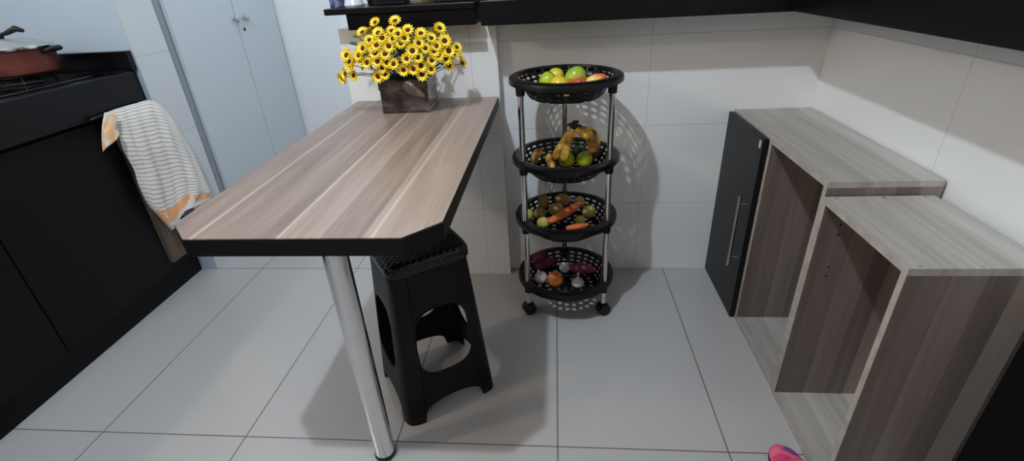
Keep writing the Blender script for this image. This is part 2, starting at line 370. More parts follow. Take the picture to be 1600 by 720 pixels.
def densify(rows, nu, nv):
    """Catmull-Rom on a grid of points"""
    def cr(p, t):
        n = len(p)-1; s = min(int(t*n), n-1); f = t*n-s
        a, b, c, d = p[max(s-1, 0)], p[s], p[s+1], p[min(s+2, n)]
        return tuple(.5*((2*b[i]) + (-a[i]+c[i])*f + (2*a[i]-5*b[i]+4*c[i]-d[i])*f*f + (-a[i]+3*b[i]-3*c[i]+d[i])*f**3) for i in range(3))
    wide = [[cr(r, j/nu) for j in range(nu+1)] for r in rows]
    return [[cr([w[j] for w in wide], i/nv) for j in range(nu+1)] for i in range(nv+1)]
def cloth(rows, nu, nv, ripple, v0=0, v1=1):
    g = densify(rows, nu, nv); bm = B(); uvl = bm.loops.layers.uv.new('uv')
    vs = [[bm.verts.new((p[0] + ripple*math.sin(j*.9+i*.11)*math.sin(i/nv*PI*.8+.3), p[1], p[2])) for j, p in enumerate(r)] for i, r in enumerate(g)]
    for i in range(nv):
        for j in range(nu):
            f = bm.faces.new((vs[i][j], vs[i][j+1], vs[i+1][j+1], vs[i+1][j]))
            for lp, (a, b) in zip(f.loops, ((i, j), (i, j+1), (i+1, j+1), (i+1, j))): lp[uvl].uv = (b/nu, v0+(v1-v0)*a/nv)
    return bm
t = thing('dish_towel', (-1.56, 1.7, .78), 'cream striped dish towel with orange flower print hanging on the black cabinet front', 'towel')
obj('cloth', cloth(TOWEL, 40, 70, .004), M['towel'], t, smooth='all', solid=.003, weld=False)
o = obj('folded_corner', cloth(FLAP, 12, 18, .002), M['towel_orange'], t, smooth='all', solid=.003, weld=False); o['label'] = 'orange printed folded corner'

# ---------------------------------------------------------------- laundry cupboard
t = thing('utility_cupboard', (-1.8, 2.45, 0), 'tall white two-door cupboard with round knobs beyond the kitchen passage', 'cupboard')
obj('carcass', box(B(), -2.1, -1.586, 1.985, 2.89, .0, 2.3), M['grey_strip'], t)
d1 = obj('door', box(B(), -1.584, -1.566, 2.045, 2.497, .02, 2.28), M['white_door'], t, bevel=.002)
d2 = obj('door', box(B(), -1.584, -1.566, 2.503, 2.88, .02, 2.28), M['white_door'], t, bevel=.002)
for d, ky in ((d1, 2.478), (d2, 2.56)):
    mt = Matrix.Translation((-1.566, ky, 1.007)) @ Matrix.Rotation(PI/2, 4, 'Y')
    obj('knob', lathe(B(), [(0, 0), (.007, 0), (.007, .012), (.016, .016), (.018, .024), (.012, .030), (0, .031)], n=24, mat=mt), M['steel'], d, smooth=True)
mt = Matrix.Translation((-1.566, 2.545, .955)) @ Matrix.Rotation(PI/2, 4, 'Y')
obj('keyhole', lathe(B(), [(0, 0), (.008, 0), (.007, .002), (0, .002)], n=16, mat=mt), M['dark_hole'], d2, smooth=True)

# ---------------------------------------------------------------- table
TX0, TX1, TY0, TY1 = -.726, -.205, .712, 1.757
def tpoly(e=0):
    x0, x1, y0, y1, c = TX0+e, TX1-e, TY0+e, TY1, .06
    return [(x0+c, y0), (x1-c, y0), (x1, y0+c), (x1, y1), (x0, y1), (x0, y0+c)]
t = thing('peninsula_table', (-.465, 1.25, 0), 'rectangular wood laminate table with clipped corners and black edges', 'table')
obj('edge_band', prism(B(), tpoly(), .716, .7505), M['edgeblack'], t, bevel=.001)
obj('tabletop', prism(B(), tpoly(.0008), .7507, .7525), M['tablewood'], t)
lx, ly = -.471, .861
obj('leg', lathe(B(), [(0, .012), (.027, .012), (.027, .700), (.040, .704), (.042, .7155), (0, .7155)], (lx, ly, 0), 40), M['chrome'], t, smooth=True)
obj('foot_cap', lathe(B(), [(0, .0), (.026, .0), (.0285, .004), (.0285, .014), (0, .0142)], (lx, ly, 0), 40), M['rubber'], t, smooth=True)

# ---------------------------------------------------------------- stool
SC = Vector((-.388, 1.143)); SA = math.radians(34.7)
ST, SB, SH = .108, .143, .495
def sp_(side, a, z):
    s = SB + (ST-SB)*(z/SH)
    k = (1+abs(a)**9)**(-1/9)
    p = Vector((s*k, s*a*k)); ang = SA + side*PI/2 - PI/2
    return Vector((SC.x + p.x*math.cos(ang) - p.y*math.sin(ang), SC.y + p.x*math.sin(ang) + p.y*math.cos(ang), z))
W, CZ_, OPN = .63, .255, .103
def hi(a): return CZ_ + OPN*(max(0, 1-abs(a/W)**3.2))**(1/3.2)
def lo(a): return CZ_ - OPN*(max(0, 1-abs(a/W)**3.2))**(1/3.2)
def foot(a): return .060*(max(0, 1-abs(a/.64)**5))**(1/5)*(.70+.3*math.cos(a*2.2))
def wall_grid(bm, side, a0, a1, n, rows=8):
    cols = []
    for i in range(n+1):
        a = a0+(a1-a0)*i/n; b = foot(a); l_ = lo(a) if abs(a) < W-1e-6 else CZ_; h_ = hi(a) if abs(a) < W-1e-6 else CZ_
        cols.append(([bm.verts.new(sp_(side, a, b+(l_-b)*k/rows)) for k in range(rows+1)], [bm.verts.new(sp_(side, a, h_+(SH-h_)*k/rows)) for k in range(rows+1)]))
    for c, d in zip(cols, cols[1:]):
        for part in (0, 1):
            for k in range(rows):
                bm.faces.new((c[part][k], d[part][k], d[part][k+1], c[part][k+1]))
t = thing('plastic_stool', (SC.x, SC.y, 0), 'black plastic stool with woven texture tucked under the wooden table', 'stool')
for s in range(4):
    bm = B(); wall_grid(bm, s, -W, W, 48); obj('side_panel', bm, M['stoolplastic'], t, smooth=True, solid=.004, bevel=0)
for s in range(4):
    bm = B(); wall_grid(bm, s, W, 1.0, 10); wall_grid(bm, (s+1) % 4, -1.0, -W, 10)
    obj('leg', bm, M['stoolplastic'], t, smooth=True, solid=.005)
def rsq(s, n=16):
    out = []
    for side in range(4):
        for i in range(n):
            a = -1+2*i/n; k = (1+abs(a)**7)**(-1/7); ang = SA+side*PI/2-PI/2; x, y = s*k, s*a*k
            out.append((SC.x+x*math.cos(ang)-y*math.sin(ang), SC.y+x*math.sin(ang)+y*math.cos(ang)))
    return out
def stackrings(bm, prof, n=16):
    rings = [[bm.verts.new((x, y, z)) for x, y in rsq(s, n)] for s, z in prof]; m = 4*n
    for p, q in zip(rings, rings[1:]):
        for i in range(m): bm.faces.new((p[i], p[(i+1) % m], q[(i+1) % m], q[i]))
    bm.faces.new(rings[0][::-1]); bm.faces.new(rings[-1])
    return bm
obj('seat', stackrings(B(), [(.096, .472), (.113, .472), (.117, .477), (.117, .498), (.113, .506), (.104, .510), (.09, .5095), (.02, .507)]), M['wicker'], t, smooth=True)

# ---------------------------------------------------------------- loose cabinets on the right
def oak_box(root, x0, x1, y0, y1, z1, th, holes=()):
    e = .0012
    def panel(name, args, mat):
        p = obj(name, box(B(), *args), mat, root)
        return p
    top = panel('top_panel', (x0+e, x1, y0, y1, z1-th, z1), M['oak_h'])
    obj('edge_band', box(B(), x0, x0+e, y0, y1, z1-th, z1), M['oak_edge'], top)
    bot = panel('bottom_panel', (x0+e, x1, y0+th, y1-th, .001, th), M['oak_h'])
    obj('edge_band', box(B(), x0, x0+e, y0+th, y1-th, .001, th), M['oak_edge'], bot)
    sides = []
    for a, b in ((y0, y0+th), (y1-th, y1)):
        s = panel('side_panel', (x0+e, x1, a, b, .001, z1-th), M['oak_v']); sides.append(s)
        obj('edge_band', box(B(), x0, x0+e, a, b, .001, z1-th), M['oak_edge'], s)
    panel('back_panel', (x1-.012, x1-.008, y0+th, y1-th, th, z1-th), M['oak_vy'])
    return top, sides
t = thing('wall_cabinet', (.76, 1.46, 0), 'grey oak cabinet box with black door and open side, against the back corner', 'cabinet')
top, sides = oak_box(t, .635, .893, 1.119, 1.798, .670, .015)
dv = obj('divider', box(B(), .6362, .88, 1.452, 1.467, .015, .655), M['oak_v'], t)
obj('edge_band', box(B(), .635, .6362, 1.452, 1.467, .015, .655), M['oak_edge'], dv)
d = obj('door', box(B(), .617, .6345, 1.468, 1.797, .004, .664), M['doorblack'], t, bevel=.0015); d['label'] = 'black door leaf'
hb = B(); tube(hb, [(.590, 1.497, .470), (.590, 1.497, .205)], .0055, 14)
h = obj('handle', hb, M['steel'], d, smooth=True); h['label'] = 'brushed steel bar handle'
for hz in (.437, .238): obj('handle_post', tube(B(), [(.590, 1.497, hz), (.617, 1.497, hz)], .004, 10), M['steel'], d, smooth=True)
obj('sticker', box(B(), .6162, .617, 1.482, 1.494, .632, .655), M['sticker'], d)

t = thing('open_cabinet', (.74, .94, 0), 'lower grey oak cabinet box with no door, in front of the one with black door', 'cabinet')
top, sides = oak_box(t, .631, .876, .797, 1.114, .635, .015)
def disc(bm, c, r, axis, dd=.0006):
    mt = Matrix.Translation(c) @ (Matrix.Rotation(PI/2, 4, 'X') if axis == 'y' else Matrix.Identity(4))
    return lathe(bm, [(0, 0), (r, 0), (r, dd), (0, dd)], n=14, mat=mt)
for hx, hz in ((.679, .568), (.679, .541), (.679, .448), (.679, .421)):
    obj('peg_hole', disc(B(), (hx, 1.0989, hz), .0028, 'y'), M['dark_hole'], sides[1])
for hx, hy in ((.655, .805), (.76, .805), (.655, 1.105), (.76, 1.105), (.85, 1.105)):
    obj('screw', disc(B(), (hx, hy, .635), .0032, 'z', .0005), M['steel'], top)
o = obj('loose_cabinet_door', box(B(), .878, .897, .08, .792, .001, .605), M['blackcab'], bevel=.0015, origin=(.876, .43, 0))
tag(o, 'black cabinet panel standing against the right wall behind the open oak box', 'panel')
# ---------------------------------------------------------------- slipper
M['slipper'] = mottled('tie_dye_pink', [(.30, (150, 30, 90)), (.45, (214, 62, 110)), (.55, (240, 112, 140)), (.68, (136, 66, 140))], 16, .8, 3)
M['sole'] = plain('slipper_sole', (60, 40, 78), .7)
t = thing('slipper', (.585, .79, 0), 'pink and purple tie-dye slipper toe on the floor beside the open oak cabinet', 'slipper')
def foot_outline(u):   # u 0 heel .. 1 toe : half width
    return .036*(math.sin(min(1, u*4)*PI/2))**.6*(1 - .18*math.exp(-((u-.42)/.18)**2))*(max(0, 1-max(0, (u-.72)/.28)**2.4))**.5
def foot_loft(bm, u0, u1, zf0, zf1, n=28, m=20, scale=1.0):
    rings = []
    for i in range(n+1):
        u = u0+(u1-u0)*i/n; w = max(.0005, foot_outline(min(u, .9995))*scale); z0, z1 = zf0(u), zf1(u)
        y = .675 + .235*u; x = .577 - .012*u
        rings.append([bm.verts.new((x+w*math.cos(2*PI*k/m), y, (z0+z1)/2+(z1-z0)/2*math.sin(2*PI*k/m))) for k in range(m)])
    for p, q in zip(rings, rings[1:]):
        for k in range(m): bm.faces.new((p[k], p[(k+1) % m], q[(k+1) % m], q[k]))
    bm.faces.new(rings[0][::-1]); bm.faces.new(rings[-1]); return bm
obj('sole', foot_loft(B(), 0, 1, lambda u: 0, lambda u: .014), M['sole'], t, smooth=True)
obj('upper', foot_loft(B(), .35, .99, lambda u: .006, lambda u: .016+.045*(max(0, 1-((u-.45)/.56)**2))**.5, scale=1.04), M['slipper'], t, smooth=True)

# ---------------------------------------------------------------- cart
CX, CY, RR = .030, 1.572, .1785
RIMS = (.858, .604, .388, .142)
cart = thing('basket_cart', (CX, CY, 0), 'black plastic four-tier round basket cart with chrome poles on wheels', 'cart')
FD = .066
def slotted(bm, f, nu, nv, hu, hv):
    per = [(-1,-1),(-.33,-1),(.33,-1),(1,-1),(1,-.33),(1,.33),(1,1),(.33,1),(-.33,1),(-1,1),(-1,.33),(-1,-.33)]
    for i in range(nu):
        for j in range(nv):
            o_, h_ = [], []
            for a, b in per:
                o_.append(bm.verts.new(f((i+.5+a*.5)/nu, (j+.5+b*.5)/nv)))
                l = (abs(a)**4+abs(b)**4)**.25; an = math.atan2(b, a); ca, sa = math.cos(an), math.sin(an); k = (abs(ca)**2.6+abs(sa)**2.6)**(-1/2.6)
                h_.append(bm.verts.new(f((i+.5+ca*k*hu*.5)/nu, (j+.5+sa*k*hv*.5)/nv)))
            for k in range(12):
                l = (k+1) % 12
                bm.faces.new((o_[k], o_[l], h_[l], h_[k]))
def basket_parts(zr):
    def wallf(u, v):
        a = 2*PI*u; r = .150 - .030*v**1.15; return (CX+r*math.cos(a), CY+r*math.sin(a), zr-.004-(FD-.010)*v)
    bm = B(); slotted(bm, wallf, 30, 4, .66, .52)
    # rounded foot of the wall and slotted floor
    n = 60
    prof = [(.120, zr-.004-(FD-.010)), (.117, zr-FD+.002), (.112, zr-FD)]
    rings = [[bm.verts.new((CX+r*math.cos(2*PI*i/n), CY+r*math.sin(2*PI*i/n), z)) for i in range(n)] for r, z in prof]
    for p, q in zip(rings, rings[1:]):
        for i in range(n): bm.faces.new((p[i], p[(i+1) % n], q[(i+1) % n], q[i]))
    for r0, r1, nu in ((.112, .084, 24), (.084, .056, 16), (.056, .028, 10)):
        slotted(bm, lambda u, v: (CX+(r0+(r1-r0)*v)*math.cos(2*PI*u), CY+(r0+(r1-r0)*v)*math.sin(2*PI*u), zr-FD), nu, 1, .6, .55)
    rings = [[bm.verts.new((CX+r*math.cos(2*PI*i/20), CY+r*math.sin(2*PI*i/20), zr-FD)) for i in range(20)] for r in (.028, .012)]
    for i in range(20): bm.faces.new((rings[0][i], rings[0][(i+1) % 20], rings[1][(i+1) % 20], rings[1][i]))
    bm.faces.new(rings[1])
    b = obj('basket', bm, M['plastic'], cart, smooth=True, solid=.0024)
    rim = B(); lathe(rim, [(.1485, zr-.006), (.1500, zr-.001), (.1540, zr+.001), (.1700, zr-.001), (.1765, zr-.004), (RR, zr-.010), (RR, zr-.020), (.1755, zr-.020), (.1750, zr-.010), (.1690, zr-.005), (.1540, zr-.004), (.1500, zr-.008), (.1485, zr-.006)], (CX, CY, 0), 72)
    obj('rim', rim, M['plastic'], b, smooth=True)
    return b
for zr in RIMS: basket_parts(zr)
PP = [(CX+.160*math.cos(math.radians(a)), CY+.160*math.sin(math.radians(a))) for a in (-31, -149, 90)]
levels = list(RIMS)
for (x, y) in PP:
    for k, zr in enumerate(levels):
        obj('socket', lathe(B(), [(0, zr-.001), (.0145, zr-.001), (.015, zr-.010), (.0135, zr-.045), (.0105, zr-.047), (0, zr-.047)], (x, y, 0), 24), M['plastic'], cart, smooth=True)
        zb = levels[k+1]+.001 if k < 3 else .046
        zt = zr-.046
        obj('pole', lathe(B(), [(0, zb), (.0095, zb), (.0095, zt), (0, zt)], (x, y, 0), 24), M['chrome'], cart, smooth=True)
    # twin wheel caster
    c = obj('caster', tube(B(), [(x, y, .048), (x, y, .03)], .009, 14), M['plastic'], cart, smooth=True)
    hood = B(); mt = Matrix.Translation((x, y, .022)) @ Matrix.Rotation(.5, 4, 'Z') @ Matrix.Rotation(PI/2, 4, 'X')
    lathe(hood, [(0, -.010), (.0215, -.010), (.0235, -.006), (.0235, .006), (.0215, .010), (0, .010)], n=28, mat=mt)
    bmesh.ops.translate(hood, verts=hood.verts, vec=(0, 0, .004)); obj('hood', hood, M['plastic'], c, smooth=True)
    for s in (-1, 1):
        w = B(); m2 = Matrix.Translation((x, y, .0222)) @ Matrix.Rotation(.5, 4, 'Z') @ Matrix.Translation((0, s*.0155, 0)) @ Matrix.Rotation(PI/2, 4, 'X')
        lathe(w, [(0, -.005), (.019, -.005), (.0215, -.003), (.0215, .003), (.019, .005), (0, .005)], n=28, mat=m2)
        obj('wheel', w, M['rubber'], c, smooth=True)

# ---------------------------------------------------------------- produce
M['lime'] = mottled('green_yellow_peel', [(.35, (128, 168, 28)), (.62, (196, 200, 40))], 9, .3, 2, bump=.05, coat=.2)
M['yellow'] = mottled('yellow_orange_peel', [(.3, (222, 176, 40)), (.6, (214, 206, 52))], 9, .32, 2, bump=.05, coat=.2)
M['mango'] = mottled('mango_skin', [(.36, (120, 168, 40)), (.55, (170, 182, 50)), (.66, (214, 128, 48))], 11, .3, 2, coat=.2)
M['red'] = mottled('red_apple_skin', [(.35, (176, 34, 44)), (.6, (226, 120, 116))], 14, .3, 3, coat=.2)
M['redyellow'] = mottled('red_yellow_skin', [(.40, (206, 58, 42)), (.6, (236, 190, 96))], 14, .3, 3, coat=.2)
M['avocado'] = mottled('avocado_skin', [(.3, (22, 50, 24)), (.7, (46, 92, 40))], 40, .5, 3, bump=.2)
M['kiwi'] = mottled('brown_skin', [(.3, (70, 44, 34)), (.7, (112, 78, 58))], 50, .7, 3)
M['banana'] = mottled('ripe_banana_peel', [(.34, (56, 34, 18)), (.44, (168, 118, 38)), (.60, (226, 186, 74))], 26, .5, 4)
M['stem_dark'] = mottled('withered_stem', [(.3, (22, 15, 12)), (.7, (66, 44, 28))], 40, .8, 3)
M['potato'] = mottled('potato_skin', [(.3, (122, 92, 46)), (.6, (176, 142, 80))], 22, .6, 4, bump=.15)
M['potato_pale'] = mottled('pale_potato_skin', [(.3, (176, 158, 74)), (.6, (210, 190, 104))], 18, .55, 3, bump=.1)
M['carrot'] = mottled('carrot_skin', [(.3, (204, 92, 36)), (.7, (238, 132, 66))], 30, .5, 3, stretch=(1, 1, 1))
M['sweet'] = mottled('sweet_potato_skin', [(.3, (88, 26, 46)), (.7, (140, 54, 78))], 30, .6, 4, bump=.25)
M['onion'] = mottled('onion_skin', [(.3, (180, 84, 28)), (.7, (226, 142, 70))], 16, .3, 3, stretch=(3, 3, .4), coat=.2)
M['garlic'] = mottled('garlic_skin', [(.35, (226, 218, 220)), (.7, (196, 176, 188))], 30, .5, 3, stretch=(2, 2, .5))
M['fruitstem'] = plain('fruit_stem', (74, 62, 30), .8)

def blob(rx, ry, rz, lump=.0, seed=0, dimple=False):
    bm = B(); bmesh.ops.create_uvsphere(bm, u_segments=28, v_segments=18, radius=1)
    rnd = random.Random(seed); ph = [rnd.uniform(0, 6.28) for _ in range(6)]
    for v in bm.verts:
        p = v.co.copy()
        k = 1 + lump*(math.sin(p.x*2.3+ph[0])+math.sin(p.y*3.1+ph[1])+math.sin(p.z*2.7+ph[2])+.5*math.sin(p.x*6+p.y*5+ph[3]))/3
        if dimple:
            for s in (1, -1):
                d = max(0, p.z*s-.80)/.20; k -= .16*d*d*(1 if s > 0 else .6)
        v.co = Vector((p.x*rx*k, p.y*ry*k, p.z*rz*k))
    return bm
def fruit(name, bm, mat, loc, rot, label, cat, group=None, stem=None, scale=1):
    o = obj(name, bm, mat, smooth='all'); o.location = loc; o.rotation_euler = rot; tag(o, label, cat, group)
    if stem:
        s = B(); tube(s, [(0, 0, stem-.004), (.0008, 0, stem+.002), (.002, 0, stem+.006)], [.0022, .0016, .002], 8)
        me = obj('stem', s, M['fruitstem'], smooth=True); me.parent = o; me.location = (0, 0, 0)
    return o
F1 = RIMS[0]-FD; G1 = 'fruit in the top basket'
fruit('lime', blob(.029, .029, .031, .02, 1), M['lime'], (-.026, 1.607, F1+.036), (.3, .2, 0), 'leftmost green-yellow citrus fruit in the top basket', 'fruit', G1, .029)
fruit('orange', blob(.0275, .0275, .027, .015, 2), M['yellow'], (.000, 1.668, F1+.040), (-.3, .1, 1), 'yellow-orange citrus behind the front one in the top basket', 'fruit', G1)
fruit('lime', blob(.0295, .0295, .028, .015, 3), M['yellow'], (.010, 1.549, F1+.034), (.9, .1, .6), 'yellow citrus in front, second from the left in the top basket', 'fruit', G1)
fruit('mango', blob(.034, .031, .038, .03, 4), M['mango'], (.062, 1.612, F1+.042), (.2, .5, .3), 'biggest round green fruit with orange blush in the top basket', 'fruit', G1, .036)
fruit('apple', blob(.026, .026, .024, .01, 5, True), M['red'], (.073, 1.545, F1+.030), (.5, .2, 0), 'pinkish red apple below the big green fruit in the top basket', 'fruit', G1, .019)
fruit('mango', blob(.019, .019, .036, .03, 6), M['redyellow'], (.126, 1.592, F1+.038), (.2, 1.35, .35), 'small red and yellow fruit at the right of the top basket', 'fruit', G1)
fruit('apple', blob(.025, .025, .024, .01, 15, True), M['redyellow'], (.030, 1.485, F1+.028), (.1, .2, 0), 'orange-red fruit seen through the front slots of the top basket', 'fruit', G1)

F2 = RIMS[1]-FD; G2 = 'fruit in the second basket'
fruit('lime', blob(.028, .028, .026, .02, 7), M['lime'], (.034, 1.592, F2+.031), (.2, .4, .2), 'green-yellow lime under the bananas, left of the two limes in the second basket', 'fruit', G2)
fruit('lime', blob(.028, .028, .026, .02, 8), M['lime'], (.094, 1.590, F2+.031), (.2, -.4, .2), 'green-yellow lime at the right of the bananas in the second basket', 'fruit', G2)
fruit('avocado', blob(.021, .021, .029, .02, 9), M['avocado'], (.072, 1.650, F2+.034), (.5, .2, .2), 'dark green fruit between and behind the two limes', 'fruit', G2)
fruit('kiwi', blob(.019, .019, .024, .02, 10), M['kiwi'], (.132, 1.640, F2+.034), (.4, 1.0, .2), 'small brown fruit at the right side of the second basket', 'fruit', G2)
def banana_bm(p0, p1, bulge, r=.0165, n=14):
    p0, p1, bulge = Vector(p0), Vector(p1), Vector(bulge); pts, rs = [], []
    for i in range(n+1):
        t_ = i/n; pts.append(p0.lerp(p1, t_) + bulge*math.sin(t_*PI)); rs.append(r*(.30+.70*min(1, t_*4.5)**.8 if t_ < .8 else .30+.70*math.sqrt(max(0, 1-((t_-.8)/.2)**2))*1.0))
    rs[0] = r*.32; rs[-1] = r*.3
    return tube(B(), pts, rs, 10)
bt = thing('banana_bunch', (.056, 1.58, F2), 'overripe bunch of bananas with blackened stems standing in the second basket', 'bananas')
crown = (.058, 1.590, .676)
for p1, bu in (((-.006, 1.555, .585), (-.004, -.022, .004)), ((.026, 1.540, .580), (-.012, -.018, -.002)), ((.112, 1.560, .600), (.028, -.012, .012)), ((.128, 1.600, .592), (.028, 0, .018))):
    obj('banana', banana_bm(crown, p1, bu), M['banana'], bt, smooth='all')
s = B(); tube(s, [(.058, 1.590, .668), (.056, 1.590, .685), (.060, 1.588, .698), (.074, 1.586, .702)], [.010, .013, .009, .003], 9)
tube(s, [(.056, 1.59, .690), (.044, 1.585, .694), (.034, 1.58, .690)], [.008, .005, .002], 8); tube(s, [(.06, 1.588, .69), (.080, 1.582, .688), (.086, 1.580, .678)], [.006, .004, .002], 8)
o = obj('stem', s, M['stem_dark'], bt, smooth='all'); o['label'] = 'blackened withered crown'
b = tag(obj('banana', banana_bm((-.052, 1.640, .592), (-.078, 1.590, .558), (-.006, -.002, .004), .0145), M['banana'], smooth='all', origin=(-.065, 1.61, .545)), 'short spotted banana alone at the left of the second basket', 'banana', G2)
b = tag(obj('banana', banana_bm((-.022, 1.632, .574), (-.010, 1.545, .555), (-.010, 0, .006), .0125), M['banana'], smooth='all', origin=(-.016, 1.59, .545)), 'thin pale banana lying left of the bunch in the second basket', 'banana', G2)

F3 = RIMS[2]-FD; G3 = 'potatoes in the third basket'
POT = [((-.052, 1.680, .374), (.0225, .022, .029), 0, 'tall brown potato at the back left of the third basket'),
       ((.020, 1.697, .372), (.034, .022, .023), 0, 'long brown potato at the back middle of the third basket'),
       ((-.004, 1.622, .366), (.0285, .024, .024), 0, 'round brown potato in the middle of the third basket'),
       ((.083, 1.680, .368), (.0215, .021, .021), 1, 'round pale potato at the back right of the third basket'),
       ((-.062, 1.612, .357), (.023, .023, .022), 0, 'brown potato just behind the front left of the third basket'),
       ((-.100, 1.602, .356), (.0145, .020, .022), 1, 'narrow pale potato leaning at the far left of the third basket'),
       ((-.048, 1.545, .354), (.023, .020, .019), 1, 'pale yellow potato at the front left of the third basket'),
       ((.116, 1.620, .358), (.026, .024, .025), 1, 'large pale potato at the right side of the third basket'),
       ((.082, 1.566, .350), (.019, .018, .018), 1, 'small pale potato in front of the large one at right, third basket')]
for i, (p, r, k, lab) in enumerate(POT):
    fruit('potato', blob(*r, .07, 20+i), M['potato_pale' if k else 'potato'], p, (.1*i, .15*math.sin(i*2), .3*math.sin(i)), lab, 'potato', G3)
def root_bm(p0, p1, r0, r1, n=26, bump=.0, ex=.5):
    p0, p1 = Vector(p0), Vector(p1); pts, rs = [], []
    for i in range(n+1):
        t_ = i/n; pts.append(p0.lerp(p1, t_)); e = max(.06, math.sin(PI*min(max(t_, .004), .996))**ex)
        rs.append((r0+(r1-r0)*t_)*e*(1+bump*math.sin(t_*21)))
    return tube(B(), pts, rs, 14)
def rootveg(name, p0, p1, r0, r1, mat, lab, cat, group, bump=.02):
    ex = .28 if name == 'carrot' else .62
    m_ = (Vector(p0)+Vector(p1))/2
    return tag(obj(name, root_bm(p0, p1, r0, r1, bump=bump, ex=ex), mat, smooth='all', origin=m_), lab, cat, group)
G5 = 'carrots in the third basket'
rootveg('carrot', (-.030, 1.512, .371), (.090, 1.628, .388), .0165, .0145, M['carrot'], 'thick orange carrot lying across the potatoes in the third basket', 'carrot', G5)
rootveg('carrot', (.030, 1.500, .352), (.110, 1.522, .356), .012, .010, M['carrot'], 'orange carrot at the front rim of the third basket', 'carrot', G5)

F4 = RIMS[3]-FD
rootveg('sweet_potato', (-.108, 1.640, F4+.034), (.004, 1.695, F4+.032), .029, .022, M['sweet'], 'dark maroon sweet potato at the back left of the lowest basket', 'sweet potato', 'sweet potatoes in the lowest basket', .05)
rootveg('sweet_potato', (.042, 1.640, F4+.030), (.150, 1.605, F4+.038), .027, .020, M['sweet'], 'purple-pink sweet potato at the right of the lowest basket', 'sweet potato', 'sweet potatoes in the lowest basket', .05)
rootveg('sweet_potato', (-.092, 1.605, F4+.073), (-.046, 1.700, F4+.074), .022, .018, M['sweet'], 'dark maroon sweet potato lying on top at the left of the lowest basket', 'sweet potato', 'sweet potatoes in the lowest basket', .05)
on = tag(obj('onion', lathe(B(), [(0, -.026), (.012, -.025), (.024, -.016), (.031, -.002), (.029, .010), (.019, .020), (.008, .025), (.004, .030), (.0035, .037), (0, .037)], n=36), M['onion'], smooth='all'), 'single copper-skinned onion at the front of the lowest basket', 'onion')
on.location = (-.008, 1.560, F4+.0275); on.rotation_euler = (.95, .1, 0)
def garlic(loc, rot, sc, lab):
    g = tag(obj('garlic_bulb', lathe(B(), [(0, -.016), (.010, -.017), (.021, -.010), (.024, .000), (.019, .011), (.009, .018), (.004, .023), (.0035, .036), (.0045, .040), (0, .041)], n=48, wob=lambda a, z: 1+.07*abs(math.sin(a*4.5))*(1 if z < .02 else 0)), M['garlic'], smooth='all'), lab, 'garlic', 'garlic bulbs in the lowest basket')
    g.location = loc; g.rotation_euler = rot; g.scale = (sc,)*3
    return g
garlic((.076, 1.552, F4+.0165), (-.15, .05, 0), 1.0, 'white garlic bulb right of the onion in the lowest basket')
garlic((-.064, 1.585, F4+.020), (.2, -.35, .5), 1.05, 'pinkish garlic bulb left of the onion in the lowest basket')
garlic((.028, 1.640, F4+.030), (.5, .3, .2), .9, 'greyish garlic bulb behind the onion in the lowest basket')

# ---------------------------------------------------------------- flower planter
M['glaze'] = mottled('brown_glaze', [(.34, (30, 22, 22)), (.52, (62, 50, 48)), (.68, (104, 90, 88))], 16, .2, 5, bump=.6, stretch=(1, 1, 1.6), coat=.6, coatr=.1)
M['leafpale'] = mottled('pale_leaf_print', [(.3, (112, 98, 86)), (.7, (160, 146, 130))], 40, .5, 3)
M['soil'] = mottled('dark_moss', [(.3, (18, 20, 14)), (.7, (38, 42, 26))], 60, .9, 4)
M['petal'] = mottled('yellow_petal', [(.32, (246, 190, 14)), (.5, (253, 220, 28)), (.68, (255, 238, 96))], 60, .6, 2)
M['eye'] = mottled('brown_flower_eye', [(.3, (46, 14, 8)), (.7, (96, 34, 14))], 200, .9, 2)
M['ring'] = plain('orange_petal_base', (204, 92, 12), .7)
M['leaf'] = mottled('dark_green_leaf', [(.3, (22, 44, 18)), (.7, (54, 86, 34))], 30, .6, 3)
t = thing('flower_planter', (-.487, 1.625, .7526), 'square dark brown glazed planter full of yellow daisies on the wooden table', 'planter')
x0, x1, y0, y1, z0 = -.567, -.407, 1.560, 1.690, .7530
H_ = .104
bm = B()
def rect(e, z): return [bm.verts.new(p) for p in ((x0-e, y0-e, z), (x1+e, y0-e, z), (x1+e, y1+e, z), (x0-e, y1+e, z))]
R_ = [rect(e, z) for e, z in ((-.003, z0), (0, z0+.003), (0, z0+.010), (-.0015, z0+.012), (-.0015, z0+H_-.030), (.001, z0+H_-.028), (.002, z0+H_-.024), (.0005, z0+H_-.021), (.0005, z0+H_-.006), (.003, z0+H_-.003), (.002, z0+H_), (-.006, z0+H_), (-.007, z0+.02))]
bm.faces.new(R_[0][::-1])
for p, q in zip(R_, R_[1:]):
    for i in range(4): bm.faces.new((p[i], p[(i+1) % 4], q[(i+1) % 4], q[i]))
bm.faces.new(R_[-1])
pot = obj('pot', bm, M['glaze'], t, bevel=.002)
bm = B(); n = 20; pts = []
cxl, czl, an = -.452, z0+.073, -.60
for i in range(n):
    a = 2*PI*i/n; lx_, lz_ = .040*math.cos(a), .016*math.sin(a)*(1-.35*math.cos(a)); pts.append((cxl+lx_*math.cos(an)-lz_*math.sin(an), czl+lx_*math.sin(an)+lz_*math.cos(an)))
f_ = [bm.verts.new((px_, y0-.0035, pz_)) for px_, pz_ in pts]; b_ = [bm.verts.new((px_, y0+.001, pz_)) for px_, pz_ in pts]
c_ = bm.verts.new((cxl, y0-.0055, czl))
for i in range(n):
    j = (i+1) % n; bm.faces.new((f_[i], f_[j], c_)); bm.faces.new((f_[i], b_[i], b_[j], f_[j]))
o = obj('leaf_relief', bm, M['leafpale'], pot, smooth='all'); o['label'] = 'pale leaf-shaped relief on the front'
